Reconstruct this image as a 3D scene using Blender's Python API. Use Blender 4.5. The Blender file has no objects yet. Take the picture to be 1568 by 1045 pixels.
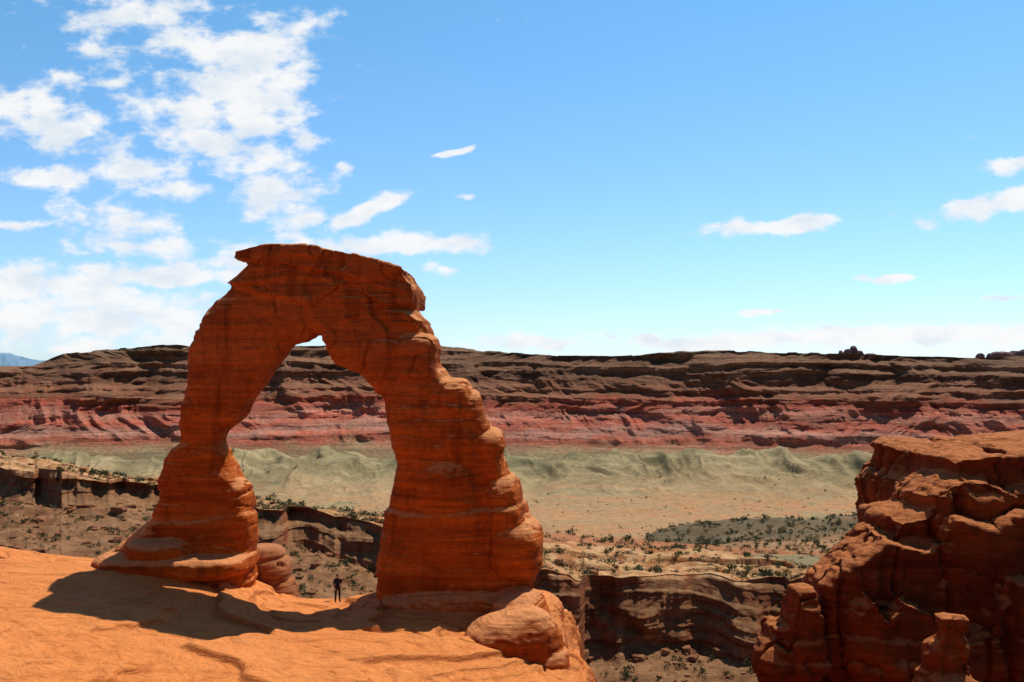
import bpy, math, numpy as np
from mathutils import Vector
rng=np.random.default_rng(7)
CAMZ=14.0; F=1524.0
def PX(u,v,d): return ((u-784)/F*d, d, CAMZ-(v-560)/F*d)
sc=bpy.context.scene
# ---------------------------------------------------------------- noise
def _h(ix,iy,iz,s):
    n=(ix.astype(np.int64)*374761393+iy.astype(np.int64)*668265263+iz.astype(np.int64)*2147483647+s*974634777)&0xFFFFFFFF
    n=((n^(n>>13))*1274126177)&0xFFFFFFFF
    n=((n^(n>>16))*2246822519)&0xFFFFFFFF
    n=n^(n>>15)
    return (n&0xFFFFFF)/float(0xFFFFFF)*2-1
def vn(x,y,z,s=0):
    x,y,z=np.broadcast_arrays(np.asarray(x,float),np.asarray(y,float),np.asarray(z,float))
    ix=np.floor(x);iy=np.floor(y);iz=np.floor(z)
    fx=x-ix;fy=y-iy;fz=z-iz
    fx=fx*fx*fx*(fx*(fx*6-15)+10);fy=fy*fy*fy*(fy*(fy*6-15)+10);fz=fz*fz*fz*(fz*(fz*6-15)+10)
    r=0
    for a in (0,1):
        wx=fx if a else 1-fx
        for b in (0,1):
            wy=fy if b else 1-fy
            for c in (0,1):
                wz=fz if c else 1-fz
                r=r+wx*wy*wz*_h(ix+a,iy+b,iz+c,s)
    return r
def fbm(x,y,z,o=4,s=0,g=0.5):
    r=0;a=1;f=1;t=0
    for i in range(o):
        r=r+a*vn(x*f+i*17.3,y*f+i*5.1,z*f-i*9.7,s+i);t+=a;a*=g;f*=2.03
    return r/t
def ridged(x,y,z,o=4,s=0,g=0.5):
    r=0;a=1;f=1;t=0
    for i in range(o):
        r=r+a*(1-2*np.abs(vn(x*f+i*7.3,y*f,z*f,s+i)));t+=a;a*=g;f*=2.1
    return r/t
def stepn(z,s=0,sharp=0.7):
    k=np.floor(z);f=z-k
    o=np.zeros_like(k)
    a=_h(k,o,o,s);b=_h(k+1,o,o,s)
    t=np.clip((f-sharp)/(1-sharp),0,1);t=t*t*(3-2*t)
    return a*(1-t)+b*t
def sst(a,b,x):
    t=np.clip((x-a)/(b-a),0,1);return t*t*(3-2*t)
def smooth1(a,n):
    k=np.hanning(2*n+1);k/=k.sum()
    return np.convolve(np.pad(a,n,mode='edge'),k,'valid')
# ---------------------------------------------------------------- mesh helpers
def grid_mesh(name,X,Y,Z,mat,smooth=True,flip=False):
    R,C=X.shape
    co=np.stack([X,Y,Z],-1).reshape(-1,3).astype(np.float32)
    i=np.arange(R-1)[:,None]*C+np.arange(C-1)[None,:]
    q=np.stack([i,i+1,i+C+1,i+C],-1).reshape(-1,4)
    if flip:q=q[:,::-1]
    return raw_mesh(name,co,q,mat,smooth)
def raw_mesh(name,co,q,mat,smooth=True):
    me=bpy.data.meshes.new(name)
    n=q.shape[1]
    me.vertices.add(len(co));me.vertices.foreach_set('co',np.ascontiguousarray(co,dtype=np.float32).ravel())
    me.loops.add(q.size);me.loops.foreach_set('vertex_index',np.ascontiguousarray(q,dtype=np.int32).ravel())
    me.polygons.add(len(q));me.polygons.foreach_set('loop_start',(np.arange(len(q))*n).astype(np.int32))
    me.polygons.foreach_set('loop_total',np.full(len(q),n,dtype=np.int32))
    me.polygons.foreach_set('use_smooth',np.full(len(q),smooth))
    me.update(calc_edges=True);me.validate()
    ob=bpy.data.objects.new(name,me);sc.collection.objects.link(ob)
    if mat:me.materials.append(mat)
    return ob
# ---------------------------------------------------------------- materials
def newmat(name):
    m=bpy.data.materials.new(name);m.use_nodes=True
    nt=m.node_tree;b=nt.nodes['Principled BSDF'];b.inputs['Roughness'].default_value=0.92
    b.inputs['Specular IOR Level'].default_value=0.1
    return m,nt,b
class NB:
    def __init__(s,nt):s.nt=nt
    def n(s,t,**k):
        x=s.nt.nodes.new(t)
        for a,b in k.items():setattr(x,a,b)
        return x
    def l(s,a,b):s.nt.links.new(a,b)
    def pos(s,scale=(1,1,1),rot=(0,0,0)):
        g=s.n('ShaderNodeNewGeometry');m=s.n('ShaderNodeMapping');m.inputs['Scale'].default_value=scale;m.inputs['Rotation'].default_value=rot
        s.l(g.outputs['Position'],m.inputs['Vector']);return m.outputs[0]
    def noise(s,vec,scale,detail=6,rough=0.6,dist=0.0):
        x=s.n('ShaderNodeTexNoise');x.inputs['Scale'].default_value=scale;x.inputs['Detail'].default_value=detail
        x.inputs['Roughness'].default_value=rough;x.inputs['Distortion'].default_value=dist
        s.l(vec,x.inputs['Vector']);return x.outputs['Fac']
    def ramp(s,fac,stops,interp='LINEAR'):
        r=s.n('ShaderNodeValToRGB');r.color_ramp.interpolation=interp
        e=r.color_ramp.elements
        while len(e)<len(stops):e.new(0.5)
        for i,(p,c) in enumerate(stops):
            e[i].position=p;e[i].color=(c if len(c)==4 else (*c,1)) if hasattr(c,'__len__') else (c,c,c,1)
        s.l(fac,r.inputs[0]);return r.outputs[0]
    def mix(s,f,a,b,mode='MIX'):
        x=s.n('ShaderNodeMix',data_type='RGBA',blend_type=mode)
        for v,k in((f,0),(a,6),(b,7)):
            if hasattr(v,'is_output') :s.l(v,x.inputs[k])
            elif k==0:x.inputs[0].default_value=v
            else:x.inputs[k].default_value=(*v,1)
        return x.outputs[2]
    def math(s,op,a,b=0.0,c=None,clamp=False):
        x=s.n('ShaderNodeMath',operation=op,use_clamp=clamp)
        for i,v in enumerate((a,b,c)):
            if v is None:continue
            if hasattr(v,'is_output'):s.l(v,x.inputs[i])
            else:x.inputs[i].default_value=v
        return x.outputs[0]
    def add(s,*hs):
        cur=None
        for h,w in hs:
            t=s.math('MULTIPLY',h,w);cur=t if cur is None else s.math('ADD',cur,t)
        return cur
    def bump(s,h,strength,dist,prev=None):
        x=s.n('ShaderNodeBump');x.inputs['Strength'].default_value=strength;x.inputs['Distance'].default_value=dist
        s.l(h,x.inputs['Height'])
        if prev:s.l(prev,x.inputs['Normal'])
        return x.outputs[0]

def rock_mat(name,c_lo,c_mid,c_hi,sscale=1.0,bump=0.5,tint=(0.12,0.04,0.02),lit_topcol=None,upper=None,bw=0.4):
    m,nt,b=newmat(name);N=NB(nt)
    p=N.pos();ps=N.pos((0.07,0.07,1.3),(0.03,0.05,0))
    strat=N.noise(ps,1.6*sscale,7,0.70,0.25)
    big=N.noise(p,0.22*sscale,4,0.6)
    fine=N.noise(p,3.0*sscale,7,0.72)
    c=N.ramp(strat,[(0.34,c_lo),(0.5,c_mid),(0.64,c_hi)])
    c2=N.ramp(big,[(0.38,c_lo),(0.6,c_hi)])
    c=N.mix(bw,c,c2)
    if upper:
        g0=N.n('ShaderNodeNewGeometry');s0=N.n('ShaderNodeSeparateXYZ');N.l(g0.outputs['Position'],s0.inputs[0])
        zz_=N.math('ADD',s0.outputs[2],N.math('MULTIPLY',N.math('SUBTRACT',big,0.5),9))
        mr0=N.n('ShaderNodeMapRange');mr0.inputs[1].default_value=upper[0];mr0.inputs[2].default_value=upper[1];N.l(zz_,mr0.inputs[0])
        c=N.mix(N.math('MULTIPLY',mr0.outputs[0],0.7),c,N.mix(strat,upper[2],upper[3]))
    f=N.ramp(fine,[(0.3,0.72),(0.7,1.18)])
    c=N.mix(1.0,c,f,'MULTIPLY')
    pv=N.pos((1.1,1.1,0.12));v=N.noise(pv,0.9*sscale,5,0.6,0.2)
    vm=N.ramp(v,[(0.53,0.0),(0.70,0.7)])
    c=N.mix(vm,c,tint)
    if lit_topcol:  # sunlit look painted in: brighter colour on upward-facing rock
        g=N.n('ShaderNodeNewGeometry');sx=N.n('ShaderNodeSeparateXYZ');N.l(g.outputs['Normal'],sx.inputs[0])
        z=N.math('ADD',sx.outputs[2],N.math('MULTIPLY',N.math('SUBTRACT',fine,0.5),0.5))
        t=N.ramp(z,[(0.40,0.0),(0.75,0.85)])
        tc=N.mix(1.0,lit_topcol,f,'MULTIPLY')
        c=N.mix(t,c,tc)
    N.l(c,b.inputs['Base Color'])
    vo=N.n('ShaderNodeTexVoronoi',feature='DISTANCE_TO_EDGE');vo.inputs['Scale'].default_value=0.4*sscale
    vm2=N.n('ShaderNodeVectorMath',operation='MULTIPLY_ADD')
    cx=N.n('ShaderNodeCombineXYZ');N.l(fine,cx.inputs[0]);N.l(v,cx.inputs[1]);N.l(strat,cx.inputs[2])
    N.l(cx.outputs[0],vm2.inputs[0]);vm2.inputs[1].default_value=(1.2/sscale,)*3;N.l(N.pos((1,1,1.6)),vm2.inputs[2])
    N.l(vm2.outputs[0],vo.inputs['Vector'])
    cr=N.ramp(vo.outputs['Distance'],[(0.0,0.0),(0.03,1.0)])
    h=N.add((strat,0.50/sscale),(fine,0.13/sscale),(cr,0.02/sscale))
    N.l(N.bump(h,min(1,bump*1.3),1.0),b.inputs['Normal'])
    return m
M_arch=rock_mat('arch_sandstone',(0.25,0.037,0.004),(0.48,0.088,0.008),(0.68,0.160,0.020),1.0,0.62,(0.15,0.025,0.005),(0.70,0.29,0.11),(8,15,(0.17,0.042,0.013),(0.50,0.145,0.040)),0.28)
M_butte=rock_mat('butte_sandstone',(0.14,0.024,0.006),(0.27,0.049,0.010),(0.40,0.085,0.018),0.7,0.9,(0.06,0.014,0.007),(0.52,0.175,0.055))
def slick():
    m,nt,b=newmat('slickrock');N=NB(nt)
    p=N.pos()
    ps=N.pos((0.16,0.55,3.2),(0.06,0.10,0.35))
    st=N.noise(ps,1.5,7,0.66,1.0)
    big=N.noise(p,0.13,4,0.6,0.5);fine=N.noise(p,5,7,0.75)
    c=N.ramp(st,[(0.28,(0.42,0.108,0.024)),(0.42,(0.60,0.185,0.045)),(0.5,(0.70,0.232,0.062)),(0.6,(0.68,0.22,0.057)),(0.8,(0.77,0.32,0.11)) ])
    c=N.mix(N.ramp(big,[(0.4,0.0),(0.65,0.5)]),c,(0.75,0.275,0.084))
    c=N.mix(1.0,c,N.ramp(fine,[(0.25,0.70),(0.5,1.0),(0.75,1.12)]),'MULTIPLY')
    med=N.noise(p,0.55,7,0.7,1.2)
    c=N.mix(N.ramp(med,[(0.64,0.0),(0.71,0.6)]),c,(0.80,0.48,0.27))
    c=N.mix(N.ramp(med,[(0.32,0.55),(0.45,0.0)]),c,(0.40,0.095,0.022))
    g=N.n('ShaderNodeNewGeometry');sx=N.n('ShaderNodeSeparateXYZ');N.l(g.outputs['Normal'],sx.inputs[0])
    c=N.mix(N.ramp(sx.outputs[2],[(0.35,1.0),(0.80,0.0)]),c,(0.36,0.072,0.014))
    N.l(c,b.inputs['Base Color'])
    h=N.add((st,0.34),(fine,0.05),(med,0.22))
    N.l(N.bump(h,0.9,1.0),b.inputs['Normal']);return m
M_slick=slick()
def benchmat():
    m,nt,b=newmat('bench_ground');N=NB(nt)
    p=N.pos();ps=N.pos((0.05,0.05,0.33),(0.04,0.03,0))
    st=N.noise(ps,1.2,7,0.7,0.8);fine=N.noise(p,0.5,7,0.75);med=N.noise(p,0.12,6,0.65,0.5)
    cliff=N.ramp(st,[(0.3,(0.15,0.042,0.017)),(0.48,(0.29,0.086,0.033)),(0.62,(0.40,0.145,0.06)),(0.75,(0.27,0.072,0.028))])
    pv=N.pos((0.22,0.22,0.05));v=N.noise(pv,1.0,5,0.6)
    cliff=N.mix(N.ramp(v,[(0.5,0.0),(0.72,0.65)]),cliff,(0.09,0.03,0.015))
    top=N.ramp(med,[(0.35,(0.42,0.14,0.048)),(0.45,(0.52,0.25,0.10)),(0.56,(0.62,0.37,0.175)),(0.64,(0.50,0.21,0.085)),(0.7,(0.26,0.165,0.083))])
    at=N.n('ShaderNodeAttribute',attribute_name='soil')
    low=N.ramp(med,[(0.3,(0.12,0.056,0.026)),(0.5,(0.22,0.10,0.044)),(0.7,(0.34,0.165,0.075))])
    top=N.mix(at.outputs['Fac'],top,low)
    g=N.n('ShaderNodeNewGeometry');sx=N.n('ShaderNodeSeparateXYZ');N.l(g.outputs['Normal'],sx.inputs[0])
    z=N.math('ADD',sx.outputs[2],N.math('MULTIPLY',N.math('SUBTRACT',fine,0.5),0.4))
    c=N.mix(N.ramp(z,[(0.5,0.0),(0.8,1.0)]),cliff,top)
    c=N.mix(1.0,c,N.ramp(fine,[(0.3,0.55),(0.7,1.25)]),'MULTIPLY')
    N.l(c,b.inputs['Base Color'])
    h=N.add((st,1.3),(fine,1.0));N.l(N.bump(h,0.8,1.0),b.inputs['Normal']);return m
M_bench=benchmat()
def valleymat():
    m,nt,b=newmat('valley_soil');N=NB(nt)
    p=N.pos((0.0022,0.0042,0.02));n=N.noise(p,1.5,8,0.66,1.2)
    c=N.ramp(n,[(0.3,(0.24,0.20,0.10)),(0.40,(0.38,0.275,0.14)),(0.47,(0.52,0.25,0.11)),(0.54,(0.40,0.275,0.14)),(0.60,(0.54,0.27,0.12)),(0.68,(0.58,0.42,0.235))])
    g=N.n('ShaderNodeNewGeometry');sx=N.n('ShaderNodeSeparateXYZ');N.l(g.outputs['Position'],sx.inputs[0])
    far=N.n('ShaderNodeMapRange');far.inputs[1].default_value=1150;far.inputs[2].default_value=1400;N.l(sx.outputs[1],far.inputs[0])
    p3=N.pos((0.01,0.01,0.03));n3=N.noise(p3,1.0,6,0.7)
    bad=N.ramp(n3,[(0.36,(0.20,0.17,0.085)),(0.5,(0.33,0.265,0.135)),(0.64,(0.47,0.36,0.19))])
    c=N.mix(far.outputs[0],c,bad)
    at=N.n('ShaderNodeAttribute',attribute_name='soil')
    c=N.mix(at.outputs['Fac'],c,(0.16,0.118,0.062))
    at2=N.n('ShaderNodeAttribute',attribute_name='redsoil')
    c=N.mix(at2.outputs['Fac'],c,(0.47,0.18,0.072))
    f=N.noise(N.pos(),0.10,7,0.8)
    c=N.mix(1.0,c,N.ramp(f,[(0.3,0.55),(0.5,1.0),(0.75,1.2)]),'MULTIPLY')
    N.l(c,b.inputs['Base Color'])
    N.l(N.bump(f,0.8,5.0),b.inputs['Normal']);return m
M_valley=valleymat()
def mesamat():
    m,nt,b=newmat('mesa_rock');N=NB(nt)
    g=N.n('ShaderNodeNewGeometry');sx=N.n('ShaderNodeSeparateXYZ');N.l(g.outputs['Position'],sx.inputs[0])
    p=N.pos();w=N.noise(p,0.004,4,0.6);w2=N.noise(p,0.03,6,0.7)
    z=N.math('ADD',sx.outputs[2],N.math('MULTIPLY',N.math('SUBTRACT',w,0.5),70))
    z=N.math('ADD',z,N.math('MULTIPLY',N.math('SUBTRACT',w2,0.5),44))
    mr=N.n('ShaderNodeMapRange');mr.inputs[1].default_value=-160;mr.inputs[2].default_value=40;N.l(z,mr.inputs[0])
    c=N.ramp(mr.outputs[0],[(0.0,(0.33,0.265,0.135)),(0.15,(0.31,0.235,0.12)),(0.21,(0.36,0.18,0.10)),(0.27,(0.48,0.125,0.072)),(0.33,(0.47,0.23,0.165)),(0.39,(0.48,0.11,0.064)),(0.46,(0.45,0.18,0.12)),(0.53,(0.40,0.085,0.048)),(0.61,(0.25,0.095,0.05)),(0.68,(0.29,0.115,0.062)),(0.76,(0.17,0.07,0.039)),(0.85,(0.27,0.13,0.072)),(0.95,(0.16,0.073,0.041)),(1.0,(0.20,0.11,0.06))])
    ps=N.pos((0.003,0.003,0.11));st=N.noise(ps,1.0,7,0.72,0.3)
    c=N.mix(1.0,c,N.ramp(st,[(0.34,0.5),(0.5,1.0),(0.66,1.5)]),'MULTIPLY')
    sn=N.n('ShaderNodeSeparateXYZ');N.l(g.outputs['Normal'],sn.inputs[0])
    tal=N.math('MULTIPLY',N.ramp(sn.outputs[2],[(0.80,0.0),(0.97,1.0)]),N.ramp(w2,[(0.45,0.05),(0.62,0.45)]))
    c=N.mix(tal,c,(0.26,0.165,0.085))
    f=N.noise(p,0.16,7,0.8)
    c=N.mix(1.0,c,N.ramp(f,[(0.32,0.42),(0.5,1.0),(0.7,1.3)]),'MULTIPLY')
    N.l(c,b.inputs['Base Color'])
    h=N.add((st,6.0),(f,5.0));N.l(N.bump(h,0.8,1.0),b.inputs['Normal']);return m
M_mesa=mesamat()
def simple(name,c1,c2,scale=2,bump=0.0):
    m,nt,b=newmat(name);N=NB(nt);n=N.noise(N.pos(),scale,5,0.6)
    N.l(N.ramp(n,[(0.35,c1),(0.65,c2)]),b.inputs['Base Color'])
    if bump:N.l(N.bump(n,0.5,bump),b.inputs['Normal'])
    return m
# ---------------------------------------------------------------- canyon rim bench / valley / mesa
Uc=np.concatenate([np.linspace(-1.1,-0.56,60)[:-1],np.linspace(-0.56,0.56,1250),np.linspace(0.56,1.1,60)[1:]])
u=Uc*F+784
ii=lambda xs,ys:np.interp(u,xs,ys)
rim_v=ii([-900,0,100,190,250,400,470,580,820,900,1000,1100,1200,1600,2400],[690,712,723,740,752,795,800,822,858,878,895,902,914,950,980])
rim_d0=ii([-900,0,400,820,1200,1600,2400],[380,310,262,228,205,190,185])
rim_z=CAMZ-(rim_v-560)/F*rim_d0
xr=Uc*rim_d0
rim_d=rim_d0+fbm(xr/45,0*xr,0*xr,3,11)*34+stepn(xr/23+3*vn(xr/40,0,0,5),3,0.8)*6+fbm(xr/7,0*xr,0*xr,4,9)*4
rim_z=rim_z+stepn(xr/27+vn(xr/20,0,0,6),31,0.9)*0.8+fbm(xr/9,0*xr,0*xr,3,12)*0.6
base_z=ii([-900,0,190,400,600,800,900,1200,1600],[-24,-25.5,-27,-33,-41,-49,-51,-49,-49])
floor_z=ii([-900,0,190,400,600,800,900,1200,1600],[-28,-29,-31,-38,-52,-64,-67,-63,-63])
def col(a):return a[None,:]
rows_d=[];rows_z=[]
t=np.linspace(0,1,150)[:,None]
d1=col(rim_d)-13
dd=25+(d1-25)*t**0.8
zz=np.where(dd<0.72*d1, col(floor_z)-6*(1-dd/(0.72*d1)), col(floor_z)+(col(base_z)-col(floor_z))*sst(0.72,1.0,dd/d1))
X=dd*Uc[None,:]
zz=zz+fbm(X/16,dd/16,0,5,21)*5.0*np.clip(t*2,0,1)*(1-0.6*t)+stepn(zz/2.2+fbm(X/30,dd/30,0,3,4)*2,8)*0.9
rows_d.append(dd);rows_z.append(zz)
t=np.linspace(0,1,150)[1:][:,None]
zb=zz[-1][None,:]
zc=zb+(col(rim_z)-zb)*t
X=col(rim_d)*Uc[None,:]
warp=fbm(X/35,0*zc,zc/20,3,77)*4
zs=zc+0.02*X+warp
off=-13*(1-t)**1.2
wsin=np.sin(np.pi*np.clip(t*1.02,0,1))**0.45
Lmod=0.5+0.5*fbm(X/22,0*zc,zc/9,3,45)+0.3
led=(stepn(zs/4.6,41,0.8)*3.4*Lmod+stepn(zs/1.3,43,0.7)*0.7*Lmod)*wsin
xw=X+fbm(X/12,0*zc,zc/8,3,55)*6
flu=fbm(xw/12,0*zc,zc/12,5,51)*6*wsin+ridged(xw/9,0*zc,zc/18,3,52)*1.6*wsin
rows_d.append(col(rim_d)+off+led+flu);rows_z.append(zc+0*X)
far_v=ii([-900,0,100,200,250,400,560,820,880,1000,1240,1600,2400],[670,693,711,734,741,768,790,832,829,840,872,900,930])
zfar=rim_z-ii([0,400,820,1000,1600],[1.0,2.0,5,6,6])
far_d=np.maximum((CAMZ-zfar)*F/(far_v-560),rim_d+14)
t=np.linspace(0,1,110)[1:][:,None]
dd=col(rim_d)+(col(far_d)-col(rim_d))*t
X=dd*Uc
zt=col(rim_z)+(col(zfar)-col(rim_z))*t
zt=zt+(fbm(X/16,dd/9,0,4,61)*2.8+stepn(dd/6+2*fbm(X/25,dd/25,0,3,62),63,0.85)*1.0)*np.clip(t*6,0,1)*np.clip((1-t)*6,0.3,1)
rows_d.append(dd);rows_z.append(zt)
D=np.concatenate(rows_d);Z=np.concatenate(rows_z)
X=D*Uc[None,:]
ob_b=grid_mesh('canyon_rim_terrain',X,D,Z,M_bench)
soil=np.zeros_like(Z);soil[:290]=0.85
a=ob_b.data.attributes.new('soil','FLOAT','POINT');a.data.foreach_set('value',soil.astype(np.float32).ravel())
last_d,last_z=D[-1],Z[-1]
# valley
VZ=-150.0
foot_d=smooth1(ii([-900,0,250,450,700,900,960,1100,1300,1450,1600,2400],[1500,1440,1500,1560,1600,1560,1500,1470,1480,1430,1330,1200]),70)
t=(np.linspace(0,1,360)[1:][:,None])
dd=col(last_d)+(col(foot_d)-col(last_d))*t**1.3
X=dd*Uc
fall=sst(0,1,np.clip((dd-col(last_d))/(800-col(last_d)),0,1)**0.75)
zz=col(last_z)+(VZ-col(last_z))*fall
amp=np.clip((dd-col(last_d))/60,0,1)
nearw=1-sst(650,950,dd)
zz=zz+fbm(X/70,dd/45,0,5,81)*9*amp*nearw+fbm(X/200,dd/120,0,4,82)*4*(1-nearw)
cv=ii([850,950,1050,1150,1350,1700],[835,818,801,791,782,780])
crest=CAMZ-(cv-560)/F*650
wu=sst(880,1010,u)
edge=650+fbm(X/60,0*X,0*X,3,88)*25
wd=sst(400,500,dd)*(1-sst(edge,edge+55,dd))
shelf=col(crest)+fbm(X/40,dd/35,0,4,89)*5-1.5
zz=zz+(shelf-zz)*wd*col(wu)
FZ=-136.0
bad=sst(1100,1400,dd)
rx=X+fbm(X/90,dd/90,0,3,90)*60
bh=np.maximum(0,ridged(rx/110,dd/260,0,4,91,0.45)+0.35)*27*(0.25+0.75*sst(1200,1420,dd))+ridged(rx/34,dd/110,0,3,92,0.42)*4.5
nearfoot=sst(-50,0,dd-col(foot_d))
zz=zz*(1-bad)+(VZ+ (FZ-VZ)*sst(-250,0,dd-col(foot_d)))*bad+bad*bh*(1-nearfoot)
D2=dd;Z2=zz
soil=np.clip(wd*col(wu)*sst(540,600,dd)*(0.9+0.7*fbm(X/35,dd/25,0,3,95))+0.5*sst(0.1,0.5,fbm(X/110,dd/60,0,4,96))*(dd<1050),0,1)*0.95
red=np.clip((1-sst(500,560,dd))*sst(-0.25,0.1,fbm(X/60,dd/30,0,4,97)),0,1)*0.9
D2=np.concatenate([last_d[None],D2]);Z2=np.concatenate([last_z[None],Z2]);soil=np.concatenate([soil[:1],soil]);red=np.concatenate([red[:1],red])
ob_v=grid_mesh('valley_ground',D2*Uc[None],D2,Z2,M_valley)
for nm,ar in(('soil',soil),('redsoil',red)):
    a=ob_v.data.attributes.new(nm,'FLOAT','POINT');a.data.foreach_set('value',ar.astype(np.float32).ravel())
# mesa
top_v=ii([-900,-100,0,50,95,180,270,300,480,660,740,850,940,1010,1100,1250,1400,1500,1568,2400],
         [600,580,570,560,543,534,528,532,530,528,537,545,547,540,537,541,545,549,545,540])
fz=Z2[-1];fd=D2[-1]
xf=fd*Uc
R=440
h=np.linspace(0,1,R)
ztop0=smooth1(CAMZ-(top_v-560)/F*(fd+430),12)
zabs=np.linspace(-190,80,1100)
def prof_(s1,s2,s3,k1,k2):
    sl=np.where(zabs<-118,3.6,np.where(zabs<-55,2.2+1.4*stepn(zabs/k1,s1,0.6),1.7+2.2*stepn(zabs/k2,s2,0.8)))
    sl=np.maximum(sl,0.08);c=np.cumsum(sl)*(zabs[1]-zabs[0]);return c-np.interp(FZ,zabs,c)
cA=prof_(201,202,0,8,7.5);cB=prof_(203,204,0,10,5.5)
zz=fz[None]+(ztop0[None]-fz[None])*h[:,None]
Xf=np.broadcast_to(xf[None],zz.shape)
hh=np.broadcast_to(h[:,None],zz.shape)
dip=(fbm(Xf/500,0*zz,0*zz,2,205)*10+fbm(Xf/90,0*zz,zz/25,4,206)*5)*sst(0.0,0.25,hh)
wb=sst(-0.35,0.35,fbm(Xf/170,0*zz,zz/50,4,207))
S=np.interp(zz+dip,zabs,cA)*(1-wb)+np.interp(zz+dip,zabs,cB)*wb
spur=fbm(Xf/420,0*zz,0*zz,2,211,0.35)*110
xw=Xf+50*fbm(Xf/150,0*zz,zz/60,3,216)
gul=ridged(xw/140,0*zz,zz/200,4,212,0.45)*(-44)*np.sin(np.pi*np.clip(hh*0.95+0.03,0,1))*(1-0.5*hh)+ridged(xw/42,0*zz,zz/80,4,217,0.45)*(-19)*(1-0.5*hh)
top_alc=fbm(xw/80,0*zz,zz/60,4,213,0.5)*30*sst(0.35,0.8,hh)
small=fbm(xw/16,zz/6,0*zz,4,215)*5*sst(0.0,0.2,hh)
DM=fd[None]+S+spur*np.clip(hh,0,1)+(top_alc+small)*sst(0.0,0.4,hh)+gul*sst(0,0.4,hh)
ztop=CAMZ-(top_v+1.0*stepn(xf/22+vn(xf/40,0,0,1),221,0.8)+1.0*fbm(xf/16,0*xf,0*xf,4,222)-560)/F*DM[-1]
zz=fz[None]+(ztop0[None]-fz[None])*h[:,None]+(ztop-ztop0)[None]*sst(0.9,1.0,hh)
zz=zz+fbm(Xf/30,DM/30,0,3,231)*2.4*np.sin(np.pi*hh)
ext_d=[];ext_z=[]
for k,dx in enumerate([15,60,200,600,1500,4000,12000,40000,70000]):
    ext_d.append(DM[-1]+dx);ext_z.append(np.minimum(ztop-0.6,-1.0 if k>3 else 1e9)-min(dx,600)*0.006)
DM=np.concatenate([DM,np.array(ext_d)]);ZM=np.concatenate([zz,np.array(ext_z)])
ob_m=grid_mesh('mesa',DM*Uc[None],DM,ZM,M_mesa)
# ---------------------------------------------------------------- foreground slickrock
xs=[-80,-60,-33,-26,-19,-16.5,-14,-11.5,-9,-6,-2,2,6,14,40]
ys=[-30,5,20,34,43,50,57,62,75]
T=np.array([
 [17,17,16,15,14,14,14,14,14,14,14,14,14,14,14],
 [15,13,12,11.5,10.8,10.8,10.8,10.8,10.8,10.8,10.8,10.8,10.8,10.8,10.5],
 [11,9,6.4,5.6,5,5,5,5,5,5,5,4.8,4.6,4,2],
 [8,5.5,3.6,2.7,1.5,1,.8,.5,0,-.3,-1,-2,-4,-6,-9],
 [7,4.6,3.0,2.3,1.5,1,.6,.1,-.2,-.6,-1.4,-2.4,-3.6,-6,-9],
 [7,4.5,2.6,2.0,1.3,.9,.6,.2,-.1,-.5,-1.4,-2.4,-3.4,-6,-9],
 [7,4.8,2.6,2.2,1.9,1.3,.3,-.2,0,.4,.2,-.8,-2,-4,-8],
 [7,4.5,2.2,1.7,1.2,.3,-.5,-1.0,-.7,0,.2,0,-1,-3,-8],
 [7,4.5,1.8,1.2,0.6,-.3,-1.2,-2.0,-1.8,-1,-1,-1,-2,-4,-8]],float)
gx=np.concatenate([np.linspace(-80,-36,45)[:-1],np.linspace(-36,14,440),np.linspace(14,30,25)[1:]])
gy=np.concatenate([np.linspace(-30,34,90)[:-1],np.linspace(34,72,380)])
def topz(X,Y):
    j=np.clip(np.searchsorted(ys,Y)-1,0,len(ys)-2);i=np.clip(np.searchsorted(xs,X)-1,0,len(xs)-2)
    xa=np.array(xs,float);ya=np.array(ys,float)
    a=np.clip((X-xa[i])/(xa[i+1]-xa[i]),0,1);b=np.clip((Y-ya[j])/(ya[j+1]-ya[j]),0,1)
    return (T[j,i]*(1-a)+T[j,i+1]*a)*(1-b)+(T[j+1,i]*(1-a)+T[j+1,i+1]*a)*b
def topsm(X,Y):
    r=0;w=0
    for ox in (-2.2,-1.1,0,1.1,2.2):
        for oy in (-2.6,-1.3,0,1.3,2.6):
            k=math.exp(-(ox*ox+oy*oy)/4.5);r=r+k*topz(X+ox,Y+oy);w+=k
    return r/w
def ground(X,Y):
    z=topsm(X,Y)
    z=z+fbm(X/9,Y/7,0,3,301)*0.6
    q=z*1.0+0.05*X+1.1*fbm(X/16,Y/8,0,4,302)
    z=z+stepn(q/0.5,303,0.9)*0.28+stepn(q/0.19,304,0.8)*0.08
    cr=np.abs(vn(X/6+fbm(X/2,Y/2,0,2,8)*0.5,Y/3.6+fbm(X/3,Y/3,0,2,9)*.5,0,306))
    z=z-0.28*np.clip(1-cr/0.03,0,1)*sst(-12,-4,X)
    yr=np.interp(X,[-80,-34,-20,-16,-12,-7,2,14],[66,64.5,64.5,63.5,62.6,63.5,64.5,64])+fbm(X/4,0*X,0*X,3,307)*0.8
    xrm=np.interp(Y,[-30,10,35,44,49,51.5,55,62,75],[24,20,13,8.5,5.2,3.6,3.0,2.6,2.4])+fbm(Y/2.5,0*Y,0*Y,3,308)*0.5
    sd=np.maximum(Y-yr,X-xrm)
    s=np.clip(sd+0.8,0,None)
    drop=np.where(s<2.0,0.32*s*s,1.28+(s-2.0)*5.5)
    zz=z-drop
    zz=zz+np.where(s>1.2,stepn(zz/1.7+0.1*X,309,0.7)*0.9,0)
    return np.maximum(zz,-58-0*zz)
GX,GY=np.meshgrid(gx,gy)
GZ=ground(GX,GY)
grid_mesh('slickrock_ground',GX,GY,GZ,M_slick)
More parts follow.
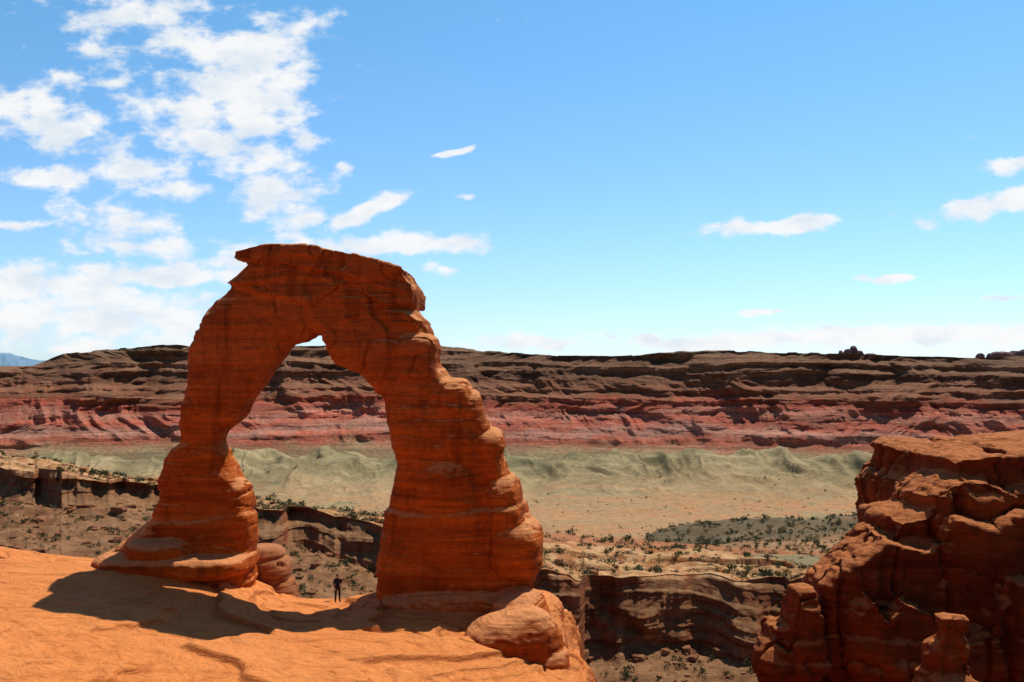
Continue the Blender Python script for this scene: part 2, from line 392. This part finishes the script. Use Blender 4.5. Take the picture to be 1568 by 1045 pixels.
# ---------------------------------------------------------------- solid rock builder
class Soup:
    def __init__(s):s.v=[];s.f=[]
    def add(s,v,f):
        o=len(s.v);s.v+= [tuple(map(float,p)) for p in v];s.f+=[tuple(int(i)+o for i in q) for q in f]
    def loft(s,rings):
        n=len(rings[0]);v=[p for r in rings for p in r];f=[]
        for i in range(len(rings)-1):
            for j in range(n):
                k=(j+1)%n;f.append((i*n+j,i*n+k,(i+1)*n+k,(i+1)*n+j))
        f.append(tuple(range(n))[::-1]);f.append(tuple((len(rings)-1)*n+j for j in range(n)))
        s.add(v,f)
    def blob(s,c,r,n=4.0,rotz=0,taper=0.0,tilt=0,lean=0):
        rings=[]
        A=32;B=22;e=2.0/n
        sg=lambda q:math.copysign(abs(q)**e,q)
        for i in range(1,B):
            ph=-math.pi/2+math.pi*i/B;ring=[]
            for j in range(A):
                th=2*math.pi*j/A
                zz=sg(math.sin(ph));k=1+taper*(1-zz)/2
                x=r[0]*sg(math.cos(ph))*sg(math.cos(th))*k;y=r[1]*sg(math.cos(ph))*sg(math.sin(th))*k;z=r[2]*zz
                ca,sa=math.cos(rotz),math.sin(rotz)
                ring.append((c[0]+x*ca-y*sa+lean*z,c[1]+x*sa+y*ca,c[2]+z+tilt*x))
            rings.append(ring)
        s.loft(rings)
    def slab(s,poly,d,hd,nr=9,e=0.25,shift=0.0):
        fr=[PX(a,b,d) for a,b in poly]
        cx=sum(p[0] for p in fr)/len(fr);cz=sum(p[2] for p in fr)/len(fr)
        rs=[]
        for i in range(nr):
            yy=-1+2*i/(nr-1);k=max(0.0,1-abs(yy)**6)**0.5*e+(1-e)
            rs.append([(cx+(x-cx)*k+shift*yy*hd,d+hd*yy,cz+(z-cz)*k) for x,_,z in fr])
        s.loft(rs)
    def build(s,name,voxel,mat,disp):
        me=bpy.data.meshes.new(name);me.from_pydata(s.v,[],s.f);me.update()
        import bmesh
        bm=bmesh.new();bm.from_mesh(me);bmesh.ops.recalc_face_normals(bm,faces=bm.faces);bm.to_mesh(me);bm.free()
        ob=bpy.data.objects.new(name,me);sc.collection.objects.link(ob)
        md=ob.modifiers.new('r','REMESH');md.mode='VOXEL';md.voxel_size=voxel
        dg=bpy.context.evaluated_depsgraph_get();dg.update()
        m2=bpy.data.meshes.new_from_object(ob.evaluated_get(dg));ob.modifiers.clear();ob.data=m2
        n=len(m2.vertices);co=np.empty(n*3,np.float32);m2.vertices.foreach_get('co',co);co=co.reshape(-1,3).astype(float)
        no=np.empty(n*3,np.float32);m2.vertex_normals.foreach_get('vector',no);no=no.reshape(-1,3).astype(float)
        co=disp(co,no)
        m2.vertices.foreach_set('co',co.astype(np.float32).ravel())
        m2.polygons.foreach_set('use_smooth',np.full(len(m2.polygons),True));m2.update()
        m2.materials.clear();m2.materials.append(mat);m2.name=name
        return ob
def rockdisp(A=1.0,dip=0.05,fine=1.0,seed=0,up=None,led1=0.15,bigA=0.34,vert=0.0,bigS=3.4,ck=0.34,grv=0.14):
    def f(co,no):
        x,y,z=co.T
        hz=np.sqrt(np.clip(1-no[:,2]**2,0,1))
        zt=z-dip*x+0.6*fbm(x/5,y/5,z/6,3,seed+1)
        k=np.ones_like(x) if up is None else up(co)
        lm=np.clip(0.5+1.1*fbm(x/3,y/3,z/3,3,seed+11),0.05,1.6)
        led=stepn(zt/1.9,seed+2,0.82)*led1+(stepn(zt/0.6,seed+3,0.75)*0.15*k+stepn(zt/0.24,seed+4,0.5)*0.06*k)*lm
        big=fbm(x/bigS,y/bigS,z/(bigS*0.95),5,seed+5,0.45)*bigA
        med=fbm(x/0.9,y/0.9,z/0.6,4,seed+6)*0.15*fine
        bx=stepn((x+0.6*y)/2.3+0.8*fbm(x/3,y/3,z/3,2,seed+9),seed+7,0.88)*0.18*k
        cr=np.abs(vn(x/2.6+0.5*vn(x/1.3,y,z/1.3,3),y/2.6,z/4.2,seed+8))
        crack=-ck*np.clip(1-cr/0.045,0,1)*k
        gr=np.abs(vn(x/9,y/9,zt/0.9,seed+14))
        crack=crack-grv*np.clip(1-gr/0.10,0,1)*hz*lm
        if vert:
            vx=np.abs(vn(x/2.3+0.6*vn(x/3,y/3,z/5,13),y/2.3,z/16,seed+12))
            crack=crack-vert*np.clip(1-vx/0.07,0,1)*hz
        d=A*(led*hz+big+med+bx*hz+crack)
        return co+no*d[:,None]*np.array([1,1,0.7])
    return f
# ARCH ---------------------------------------------------------
pairs=[((135,900),(392,915),3.0),((160,862),(384,885),2.9),((198,828),(381,866),2.6),((232,798),(386,832),2.2),((245,768),(385,798),2.0),
((248,735),(388,765),1.9),((256,703),(366,728),1.7),((266,684),(352,695),1.4),((283,671),(341,675),1.15),((274,655),(347,661),1.3),
((277,625),(374,641),1.6),((284,590),(390,610),1.7),((283,560),(414,586),1.8),((293,528),(436,553),1.9),((309,496),(444,536),2.0),
((332,463),(458,526),2.1),((356,437),(472,523),2.2),((382,414),(484,516),2.3),((408,406),(490,510),2.3),((452,402),(498,516),2.3),
((510,406),(506,541),2.3),((570,418),(512,558),2.3),((612,436),(532,566),2.3),((634,470),(553,572),2.3),((654,490),(571,588),2.3),
((668,520),(585,606),2.3),((678,560),(594,635),2.3),((692,585),(599,660),2.4),((728,612),(604,690),2.5),((748,645),(609,712),2.6),
((764,680),(603,745),2.7),((779,715),(600,765),2.7),((797,755),(592,795),2.8),((814,795),(586,825),2.9),((824,835),(580,860),3.0),
((829,866),(577,888),3.1),((820,892),(577,912),3.0),((832,940),(570,955),3.3),((848,1000),(560,1020),3.6)]
po=np.array([p[0] for p in pairs],float);pi_=np.array([p[1] for p in pairs],float);hd=np.array([p[2] for p in pairs])
tt=np.linspace(0,len(pairs)-1,300);k=np.arange(len(pairs))
def it(a):return np.interp(tt,k,a)
O=np.stack([it(po[:,0]),it(po[:,1])],1);I=np.stack([it(pi_[:,0]),it(pi_[:,1])],1);H=it(hd)
AD=61.0
rings=[]
for o,i_,hh_ in zip(O,I,H):
    a=np.array(PX(o[0],o[1],AD));b=np.array(PX(i_[0],i_[1],AD));m=(a+b)/2;ax=(a-b)/2
    ring=[]
    for j in range(40):
        th=2*math.pi*j/40;e=2/3.4
        c=math.copysign(abs(math.cos(th))**e,math.cos(th));s_=math.copysign(abs(math.sin(th))**e,math.sin(th))
        q=m+ax*c;ring.append((q[0],q[1]+hh_*s_,q[2]))
    rings.append(ring)
S=Soup();S.loft(rings)
S.slab([(371,403),(373,391),(400,385),(440,381),(500,385),(560,398),(606,409),(632,420),(640,438),(638,456),(600,448),(550,430),(500,420),(450,411),(405,408)],AD,3.2,9,0.05)
S.slab([(396,405),(470,408),(530,419),(600,432),(628,438),(625,454),(500,440),(410,420)],AD,2.4)
S.slab([(380,418),(388,410),(420,406),(520,420),(560,440),(500,480),(400,458),(356,438)],AD,2.75)
S.slab([(560,425),(612,430),(641,440),(644,455),(641,472),(600,474),(570,455)],AD,3.05,9,0.06)
S.slab([(590,476),(628,477),(654,494),(650,506),(600,500)],AD,2.7)
def bl(u0,u1,v0,v1,d,h,n=4,tp=0,rz=0,tilt=0,S=S,lean=0):
    a=PX(u0,v0,d);b=PX(u1,v1,d)
    S.blob(((a[0]+b[0])/2,d,(a[2]+b[2])/2),((b[0]-a[0])/2,h,(a[2]-b[2])/2),n,rz,tp,tilt,lean)
bl(668,722,580,640,60.2,2.3,3.0);bl(700,742,598,680,60.6,2.0,3.0);bl(730,772,655,740,60.5,2.2,3.0)
bl(735,803,725,830,60.2,2.5,3.0);bl(750,828,790,884,60.2,2.9,3.2);bl(630,740,700,870,59.4,1.9,3)
bl(600,676,510,585,60.0,2.0,3.5)
bl(160,385,840,880,60.2,3.4,3.5);bl(205,300,820,860,59.8,2.6,3);bl(352,386,735,835,60.6,1.7,2.6)
bl(575,835,890,1010,60.2,3.4,3.5)
bl(698,856,938,1150,54.6,2.5,3.4,0.04,0.22,0.20);bl(748,838,905,1040,57.4,2.3,3.5,0.1,-0.2,0.05)
bl(820,876,995,1120,53.6,1.5,3,0.3)
def upk(co):
    return 0.28+0.95*sst(9,14,co[:,2])+0.3*sst(0,3,co[:,0])*sst(0,4,co[:,2])
S.build('sandstone_arch',0.095,M_arch,rockdisp(0.85,0.05,0.9,500,upk,0.16,0.32,0,3.4,0.22,0.24))
S=Soup()
bl(378,432,836,878,65.5,1.3,3,S=S);bl(384,440,850,900,65.3,1.5,3,S=S);bl(390,452,880,990,65.2,1.7,3,0.2,S=S)
S.build('sandstone_boulder',0.08,rock_mat('boulder_rock',(0.28,0.09,0.033),(0.40,0.145,0.055),(0.50,0.21,0.09),1.4,0.6),rockdisp(0.8,0.02,1,700))
# BUTTE --------------------------------------------------------
S=Soup()
S.slab([(1372,1700),(1370,762),(1374,742),(1388,722),(1390,700),(1386,690),(1400,684),(1440,680),(1476,682),(1480,692),(1492,678),(1560,674),(1900,664),(1900,1700)],67,7,11,0.02)
S.slab([(1325,1700),(1332,800),(1342,782),(1392,772),(1400,742),(1440,716),(1478,722),(1500,742),(1560,728),(1900,740),(1900,1700)],62.5,4.0,11,0.03,0.05)
S.slab([(1240,1700),(1250,885),(1288,850),(1318,830),(1336,812),(1400,830),(1440,780),(1500,800),(1540,770),(1900,790),(1900,1700)],60.0,3.0,11,0.03,0.1)
S.slab([(1262,1700),(1285,925),(1310,900),(1330,940),(1350,900),(1400,925),(1420,980),(1480,950),(1520,880),(1900,870),(1900,1700)],58,2.6,11,0.03,-0.05)
bl(1200,1252,899,1500,57.5,1.7,6,0.06,0.1,0,S=S);bl(1164,1210,950,1500,58,2.0,5,0.2,0,0.1,S=S)
bl(1426,1480,936,974,49.5,1.0,3,0,0.2,0,S=S);bl(1408,1496,962,1500,49.5,1.5,3.5,0.06,0,0,S=S)
S.build('sandstone_butte',0.14,M_butte,rockdisp(1.0,0.03,1.7,800,None,0.16,0.85,1.1,4.5,0.34,0.25))
# distant skyline rocks
S=Soup()
for (u0,u1,v0,v1) in [(1284,1290,537,552),(1292,1303,535,552),(1302,1312,530,552),(1310,1322,537,552),(1322,1345,542,552),(1496,1506,541,556),(1512,1520,541,556),(1515,1552,539,545),(1546,1560,537,556),(1556,1600,534,556),(1262,1284,544,553)]:
    bl(u0,u1,v0,v1+12,4500,25,3,0.3,S=S)
S.build('distant_rock_spires',2.5,simple('spire_rock',(0.13,0.085,0.085),(0.20,0.12,0.11),0.02),lambda co,no:co+no*(fbm(co[:,0]/15,co[:,1]/15,co[:,2]/15,3,5)*5)[:,None])
# distant mountains
mu=np.linspace(-500,130,260);rowsn=14
prof=np.interp(mu,[-500,-200,0,15,35,60,75,130],[528,534,540,541,547,553,552,566])
prof=prof-1.8*fbm(mu/12,0*mu,0*mu,4,901)
dM=45000.
Xm=[];Ym=[];Zm=[]
for r in range(rowsn):
    f=r/(rowsn-1);vv=590+(prof-590)*f;d=dM-6000*(1-f)+500*fbm(mu/10,0*mu+r*0.4,0*mu,3,905)
    if r==rowsn-1:d=0*d+dM
    Xm.append((mu-784)/F*d);Ym.append(d);Zm.append(CAMZ-(vv-560)/F*d)
def mountmat():
    m,nt,b=newmat('mountain_haze_rock');N=NB(nt)
    g=N.n('ShaderNodeNewGeometry');sx=N.n('ShaderNodeSeparateXYZ');N.l(g.outputs['Position'],sx.inputs[0])
    n=N.noise(N.pos((1,1,0.5)),0.0012,6,0.7)
    z=N.math('ADD',sx.outputs[2],N.math('MULTIPLY',N.math('SUBTRACT',n,0.5),1100))
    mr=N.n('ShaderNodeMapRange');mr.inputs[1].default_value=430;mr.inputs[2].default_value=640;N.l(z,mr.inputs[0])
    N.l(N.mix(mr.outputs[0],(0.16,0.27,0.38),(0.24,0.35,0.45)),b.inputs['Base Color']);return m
grid_mesh('distant_mountains',np.array(Xm),np.array(Ym),np.array(Zm),mountmat())
# ---------------------------------------------------------------- shrubs & boulders
def scatter(points,radii,name,mats,leaves=70,squash=0.75):
    V=[];n=len(points)
    for p,r in zip(points,radii):
        L=int(leaves*(0.6+0.8*rng.random()))
        nb=rng.integers(3,6);cen=rng.normal(0,0.42,(nb,3))*r;cen[:,2]=np.abs(cen[:,2])*0.8+0.35*r
        idx=rng.integers(0,nb,L)
        q=rng.normal(0,1,(L,3));q/=np.linalg.norm(q,axis=1)[:,None];q*=(rng.random(L)**0.4*0.55*r)[:,None]
        c=cen[idx]+q;c[:,2]=np.maximum(c[:,2]*squash,0.02)
        c+=np.array(p)
        s=r*0.20*(0.6+rng.random(L))
        t=rng.normal(0,1,(L,3,3));t/=np.linalg.norm(t,axis=2)[:,:,None]
        V.append(c[:,None,:]+t*s[:,None,None])
    V=np.concatenate(V).reshape(-1,3)
    return raw_mesh(name,V,np.arange(len(V)).reshape(-1,3),mats,False)
M_leaf=simple('juniper_foliage',(0.035,0.046,0.017),(0.10,0.11,0.045),1.5)
pts=[];rad=[]
cin=np.where((Uc>-0.6)&(Uc<0.6))[0]
def pick(Dg,Zg,r0,r1,n,rmin,rmax,ulo=-1e9,uhi=1e9,mask=None):
    k=0;tries=0
    while k<n and tries<n*20:
        tries+=1
        i=rng.integers(r0,r1);j=rng.choice(cin)
        if not(ulo<u[j]<uhi):continue
        d=Dg[i,j];x=Uc[j]*d
        if mask is not None and not mask(x,d):continue
        rr=rng.uniform(rmin,rmax)*(0.7+0.6*rng.random()**3)
        pts.append((x,d,Zg[i,j]-0.1));rad.append(rr);k+=1
nz=lambda s,th:(lambda x,d:float(vn(np.array(x/s),np.array(d/s),np.array(0.),77))>th)
pick(D,Z,301,405,1500,0.4,1.8,mask=nz(14,-0.2))
pick(D,Z,85,150,620,0.5,1.6,ulo=-100,uhi=650)
pick(D,Z,60,150,400,0.6,1.6,ulo=650,uhi=1300)
pick(D2,Z2,1,120,1300,0.8,2.0)
pick(D2,Z2,60,210,1300,1.0,2.8,ulo=930,uhi=1500,mask=lambda x,d:(500<d<690))
pick(D2,Z2,150,340,900,0.8,2.2,mask=nz(70,0.0))
scatter(pts,rad,'desert_shrubs',M_leaf,60)
def icos():
    import bmesh
    bm=bmesh.new();bmesh.ops.create_icosphere(bm,subdivisions=2,radius=1)
    v=np.array([p.co[:] for p in bm.verts]);f=np.array([[q.index for q in t.verts] for t in bm.faces]);bm.free();return v,f
iv,if_=icos()
RV=[];RF=[];o=0
def rocks(Dg,Zg,r0,r1,n,smin,smax,ulo,uhi):
    global o
    k=0
    while k<n:
        i=rng.integers(r0,r1);j=rng.choice(cin)
        if not(ulo<u[j]<uhi):continue
        k+=1
        s=rng.uniform(smin,smax)*(0.4+rng.random()**4*1.8)
        off=rng.random(3)*100
        w=iv*(1+0.6*vn(iv[:,0]*1.3+off[0],iv[:,1]*1.3+off[1],iv[:,2]*1.3+off[2],4))[:,None]
        w=np.sign(w)*np.abs(w)**0.55
        a=rng.random()*6.28;R_=np.array([[math.cos(a),-math.sin(a),0],[math.sin(a),math.cos(a),0],[0,0,1]])
        w=(w*np.array([1,0.7,0.5])*s)@R_.T+np.array([Uc[j]*Dg[i,j],Dg[i,j],Zg[i,j]])
        RV.append(w);RF.append(if_+o);o+=len(w)
rocks(D,Z,85,155,800,0.3,1.2,-100,700)
rocks(D,Z,90,165,350,0.3,1.1,780,1300)
rocks(D,Z,300,400,250,0.3,0.9,-50,1400)
raw_mesh('talus_boulders',np.concatenate(RV),np.concatenate(RF),rock_mat('talus_rock',(0.14,0.05,0.022),(0.24,0.09,0.04),(0.36,0.16,0.075),1.0,0.4),False)
# ---------------------------------------------------------------- hiker
def skinobj(name,verts,edges,radii,mat,root=0,sub=2):
    me=bpy.data.meshes.new(name);me.from_pydata(verts,edges,[]);ob=bpy.data.objects.new(name,me);sc.collection.objects.link(ob)
    md=ob.modifiers.new('s','SKIN')
    for i,r in enumerate(radii):
        sv=me.skin_vertices[0].data[i];sv.radius=r if isinstance(r,tuple) else (r,r);sv.use_root=(i==root)
    ss=ob.modifiers.new('u','SUBSURF');ss.levels=sub;ss.render_levels=sub
    dg=bpy.context.evaluated_depsgraph_get();dg.update()
    m2=bpy.data.meshes.new_from_object(ob.evaluated_get(dg));ob.modifiers.clear();ob.data=m2
    m2.materials.clear();
    for m in (mat if isinstance(mat,list) else [mat]):m2.materials.append(m)
    for p in m2.polygons:p.use_smooth=True
    return ob
M_skin=simple('skin',(0.30,0.15,0.09),(0.36,0.19,0.12),9);M_shirt=simple('dark_shirt',(0.02,0.022,0.03),(0.035,0.035,0.05),6)
M_short=simple('dark_trousers',(0.025,0.022,0.02),(0.05,0.042,0.036),6);M_hair=simple('dark_hair',(0.015,0.01,0.008),(0.03,0.02,0.012),20);M_shoe=simple('hiking_shoes',(0.05,0.035,0.025),(0.08,0.06,0.04),10)
hx,hy=-10.75,61.3
hz_=float(ground(np.array([[hx]]),np.array([[hy]]))[0,0])
hk=bpy.data.objects.new('hiker',None);sc.collection.objects.link(hk);hk.location=(hx,hy,hz_-0.02)
V=[(0,0,0.95),(0,0.01,1.12),(0,0.01,1.30),(0,0,1.45),(0,-0.01,1.54),
 (-0.17,0,1.42),(-0.26,-0.02,1.15),(-0.22,-0.16,0.94),(0.17,0,1.42),(0.25,-0.03,1.15),(0.20,-0.20,0.98),
 (-0.10,0,0.90),(-0.12,-0.02,0.50),(-0.13,0.03,0.09),(-0.14,-0.13,0.04),(0.10,0,0.90),(0.13,-0.03,0.50),(0.15,0.03,0.09),(0.17,-0.13,0.04)]
E=[(0,1),(1,2),(2,3),(3,4),(3,5),(5,6),(6,7),(3,8),(8,9),(9,10),(0,11),(11,12),(12,13),(13,14),(0,15),(15,16),(16,17),(17,18)]
Rr=[(.17,.12),(.15,.11),(.19,.13),(.13,.10),.055,.075,.052,.036,.075,.052,.036,.11,.070,.050,.045,.11,.070,.050,.045]
body=skinobj('body',V,E,Rr,[M_shirt,M_short,M_skin,M_shoe])
for p in body.data.polygons:
    c=p.center
    p.material_index=3 if c.z<0.10 else (1 if c.z<0.96 and abs(c.x)<0.215 and c.y>-0.12 else (2 if c.z>1.49 or (abs(c.x)>0.19 and c.z<1.2) else 0))
head=skinobj('head',[(0,-0.01,1.50),(0,-0.015,1.58),(0,-0.01,1.67),(0,-0.11,1.595)],[(0,1),(1,2),(1,3)],[.05,(.072,.085),(.075,.09),.014],M_skin)
hair=skinobj('hair',[(0,0.03,1.60),(0,0.02,1.68),(0,-0.02,1.73)],[(0,1),(1,2)],[(.076,.07),(.086,.092),(.05,.06)],M_hair)
parts=[body,head,hair]
for sx_,hp in ((-1,V[7]),(1,V[10])):
    pv=[hp,(hp[0],hp[1]-0.05,hp[2]-0.055)];pe=[(0,1)];pr=[.026,(.036,.016)]
    for q in range(4):
        b0=(hp[0]+(q-1.5)*0.02,hp[1]-0.075,hp[2]-0.08);L=[.06,.075,.07,.055][q]
        b1=(b0[0],b0[1]-L*0.4,b0[2]-L*0.5);b2=(b1[0],b1[1]-L*0.1,b1[2]-L*0.5);k0=len(pv)
        pv+= [b0,b1,b2];pe+=[(1,k0),(k0,k0+1),(k0+1,k0+2)];pr+=[.0095,.0085,.007]
    k0=len(pv);pv+=[(hp[0]-sx_*0.04,hp[1]-0.05,hp[2]-0.03),(hp[0]-sx_*0.05,hp[1]-0.08,hp[2]-0.06)];pe+=[(0,k0),(k0,k0+1)];pr+=[.012,.009]
    parts.append(skinobj('hand_'+('left' if sx_<0 else 'right'),pv,pe,pr,M_skin,0,1))
for q in parts:q.parent=hk
hk.rotation_euler=(0,0,0.5)
# ---------------------------------------------------------------- sun & sky
sd=Vector((0.35,0.42,0.86)).normalized()
el=math.asin(sd.z);az=math.atan2(sd.x,sd.y)
L=bpy.data.lights.new('sun','SUN');L.energy=5.0;L.angle=math.radians(0.53);L.color=(1.0,0.95,0.86)
lo=bpy.data.objects.new('sun',L);sc.collection.objects.link(lo);lo.rotation_euler=(-sd).to_track_quat('-Z','Y').to_euler()
w=bpy.data.worlds.new('World');sc.world=w;w.use_nodes=True;nt=w.node_tree;N=NB(nt)
bg=nt.nodes['Background'];bg.inputs['Strength'].default_value=0.10
sky=N.n('ShaderNodeTexSky',sky_type='NISHITA');sky.sun_disc=False;sky.sun_elevation=el;sky.sun_rotation=az;sky.altitude=1500;sky.air_density=1.0;sky.dust_density=0.6;sky.ozone_density=1.5
tc=N.n('ShaderNodeTexCoord');sx=N.n('ShaderNodeSeparateXYZ');N.l(tc.outputs['Generated'],sx.inputs[0])
yy=N.math('MAXIMUM',sx.outputs[1],0.02)
U_=N.math('DIVIDE',sx.outputs[0],yy);V_=N.math('DIVIDE',sx.outputs[2],yy)
cb=N.n('ShaderNodeCombineXYZ');N.l(U_,cb.inputs[0]);N.l(V_,cb.inputs[1])
cl=[(200,15,75,34,0,2.0),(300,72,65,30,.2,1.9),(375,110,90,50,-.6,2.15),(300,165,85,40,.2,1.9),(385,165,55,40,0,2.2),(340,225,85,32,.3,2.0),(430,292,50,38,.4,2.0),(470,328,30,12,0),(440,262,34,12,0),
(150,80,32,24,.5),(95,120,32,16,.5),(185,128,28,9,0),(20,160,64,30,.2,2.0),(75,195,88,28,.2,2.0),(200,260,60,22,0,2.0),(85,275,66,13,.1,2.0),(265,285,50,15,0),(170,340,66,26,.2,1.9),(210,380,90,13,0,1.9),(40,342,75,8,0),
(565,318,40,8,-.4,2.7),(585,298,34,9,0),(480,220,28,14,0),(527,256,13,8,0),(695,232,18,2.6,-.3,2.5),(670,415,28,9,.2),(720,300,14,6,0),
(610,373,66,8,0,3.0),(440,378,120,18,0),(350,400,60,20,0),(250,422,80,8,0,2.9),(60,440,110,24,0,2.1),(150,480,180,34,0,2.1),(30,490,90,30,0),(260,490,80,34,0,2.0),(120,530,80,12,0),
(1195,344,62,6,-.1,2.8),(1540,305,56,9,-.25,2.9),(1550,256,26,6,0,2.8),(1365,425,22,3.2,0,2.8),(1165,482,18,2.4,0,2.6),(1540,455,60,5,0),
(820,522,50,8,0,2.5),(985,518,14,5,0,2.4),(1100,522,80,7,0,2.7),(1280,517,90,9,0,2.7),(1460,515,90,10,0,2.6)]
wn=N.n('ShaderNodeTexNoise');wn.inputs['Scale'].default_value=16;wn.inputs['Detail'].default_value=3;N.l(cb.outputs[0],wn.inputs['Vector'])
wa=N.n('ShaderNodeVectorMath',operation='MULTIPLY_ADD');N.l(wn.outputs['Color'],wa.inputs[0]);wa.inputs[1].default_value=(0.045,0.022,0);
of=N.n('ShaderNodeVectorMath',operation='SUBTRACT');N.l(cb.outputs[0],of.inputs[0]);of.inputs[1].default_value=(0.0225,0.011,0);N.l(of.outputs[0],wa.inputs[2])
cur=None
for ce in cl:
    cu,cv_,ru,rv,an=ce[:5];bias=ce[5] if len(ce)>5 else 1.75
    mp=N.n('ShaderNodeMapping',vector_type='TEXTURE')
    mp.inputs['Location'].default_value=((cu-784)/F,(560-cv_)/F,0);mp.inputs['Rotation'].default_value=(0,0,-an);mp.inputs['Scale'].default_value=(ru/F,rv/F,1)
    N.l(wa.outputs[0],mp.inputs['Vector'])
    ln=N.n('ShaderNodeVectorMath',operation='LENGTH');N.l(mp.outputs[0],ln.inputs[0])
    m=N.math('SUBTRACT',bias,ln.outputs['Value'])
    cur=m if cur is None else N.math('SMOOTH_MAX',cur,m,0.12)
cur=N.math('MAXIMUM',cur,-0.5)
mpn=N.n('ShaderNodeMapping');mpn.inputs['Scale'].default_value=(1,1.8,1);N.l(cb.outputs[0],mpn.inputs['Vector'])
fn=N.noise(mpn.outputs[0],25,9,0.6,0.15);fn2=N.noise(mpn.outputs[0],14,6,0.6)
val=N.math('ADD',cur,N.math('MULTIPLY',N.math('SUBTRACT',fn,0.515),5.2))
den=N.n('ShaderNodeMapRange',interpolation_type='SMOOTHSTEP');den.inputs[1].default_value=0.2;den.inputs[2].default_value=1.6;N.l(val,den.inputs[0])
front=N.math('GREATER_THAN',sx.outputs[1],0.03)
dens=N.math('MULTIPLY',N.math('MULTIPLY',den.outputs[0],front),0.95)
tint=N.ramp(sx.outputs[2],[(0.0,(0.84,1.00,1.34)),(0.10,(0.88,1.12,1.34)),(0.34,(0.76,1.28,1.40)),(0.5,(0.72,1.1,1.2)),(1.0,(0.6,0.8,0.9))])  # tint falls towards the zenith, out of view, to cut fill light
back_dim=N.n('ShaderNodeMapRange',interpolation_type='SMOOTHSTEP');back_dim.inputs[1].default_value=-0.5;back_dim.inputs[2].default_value=0.5;back_dim.inputs[3].default_value=0.5;back_dim.inputs[4].default_value=1.0;N.l(sx.outputs[1],back_dim.inputs[0])  # unseen sky behind the camera dimmed to deepen shade on camera-facing rock
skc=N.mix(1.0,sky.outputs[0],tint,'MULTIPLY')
sc1=N.n('ShaderNodeVectorMath',operation='SCALE');N.l(skc,sc1.inputs[0]);N.l(N.math('MULTIPLY',back_dim.outputs[0],1.2),sc1.inputs['Scale'])
ccol=N.ramp(fn2,[(0.38,(0.80,0.87,0.94)),(0.55,(1,1,1))])
csc=N.n('ShaderNodeVectorMath',operation='SCALE');N.l(ccol,csc.inputs[0]);csc.inputs['Scale'].default_value=9.6
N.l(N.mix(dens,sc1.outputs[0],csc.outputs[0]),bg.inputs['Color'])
# ---------------------------------------------------------------- camera
cam=bpy.data.cameras.new('camera');co=bpy.data.objects.new('camera',cam);sc.collection.objects.link(co);sc.camera=co
cam.sensor_width=36;cam.lens=F/1568*36;cam.shift_y=37.5/1568;cam.clip_end=200000;cam.clip_start=0.3
co.location=(0,0,CAMZ);co.rotation_euler=(math.pi/2,0,0)
sc.view_settings.view_transform='Standard';sc.view_settings.look='None';sc.view_settings.exposure=0
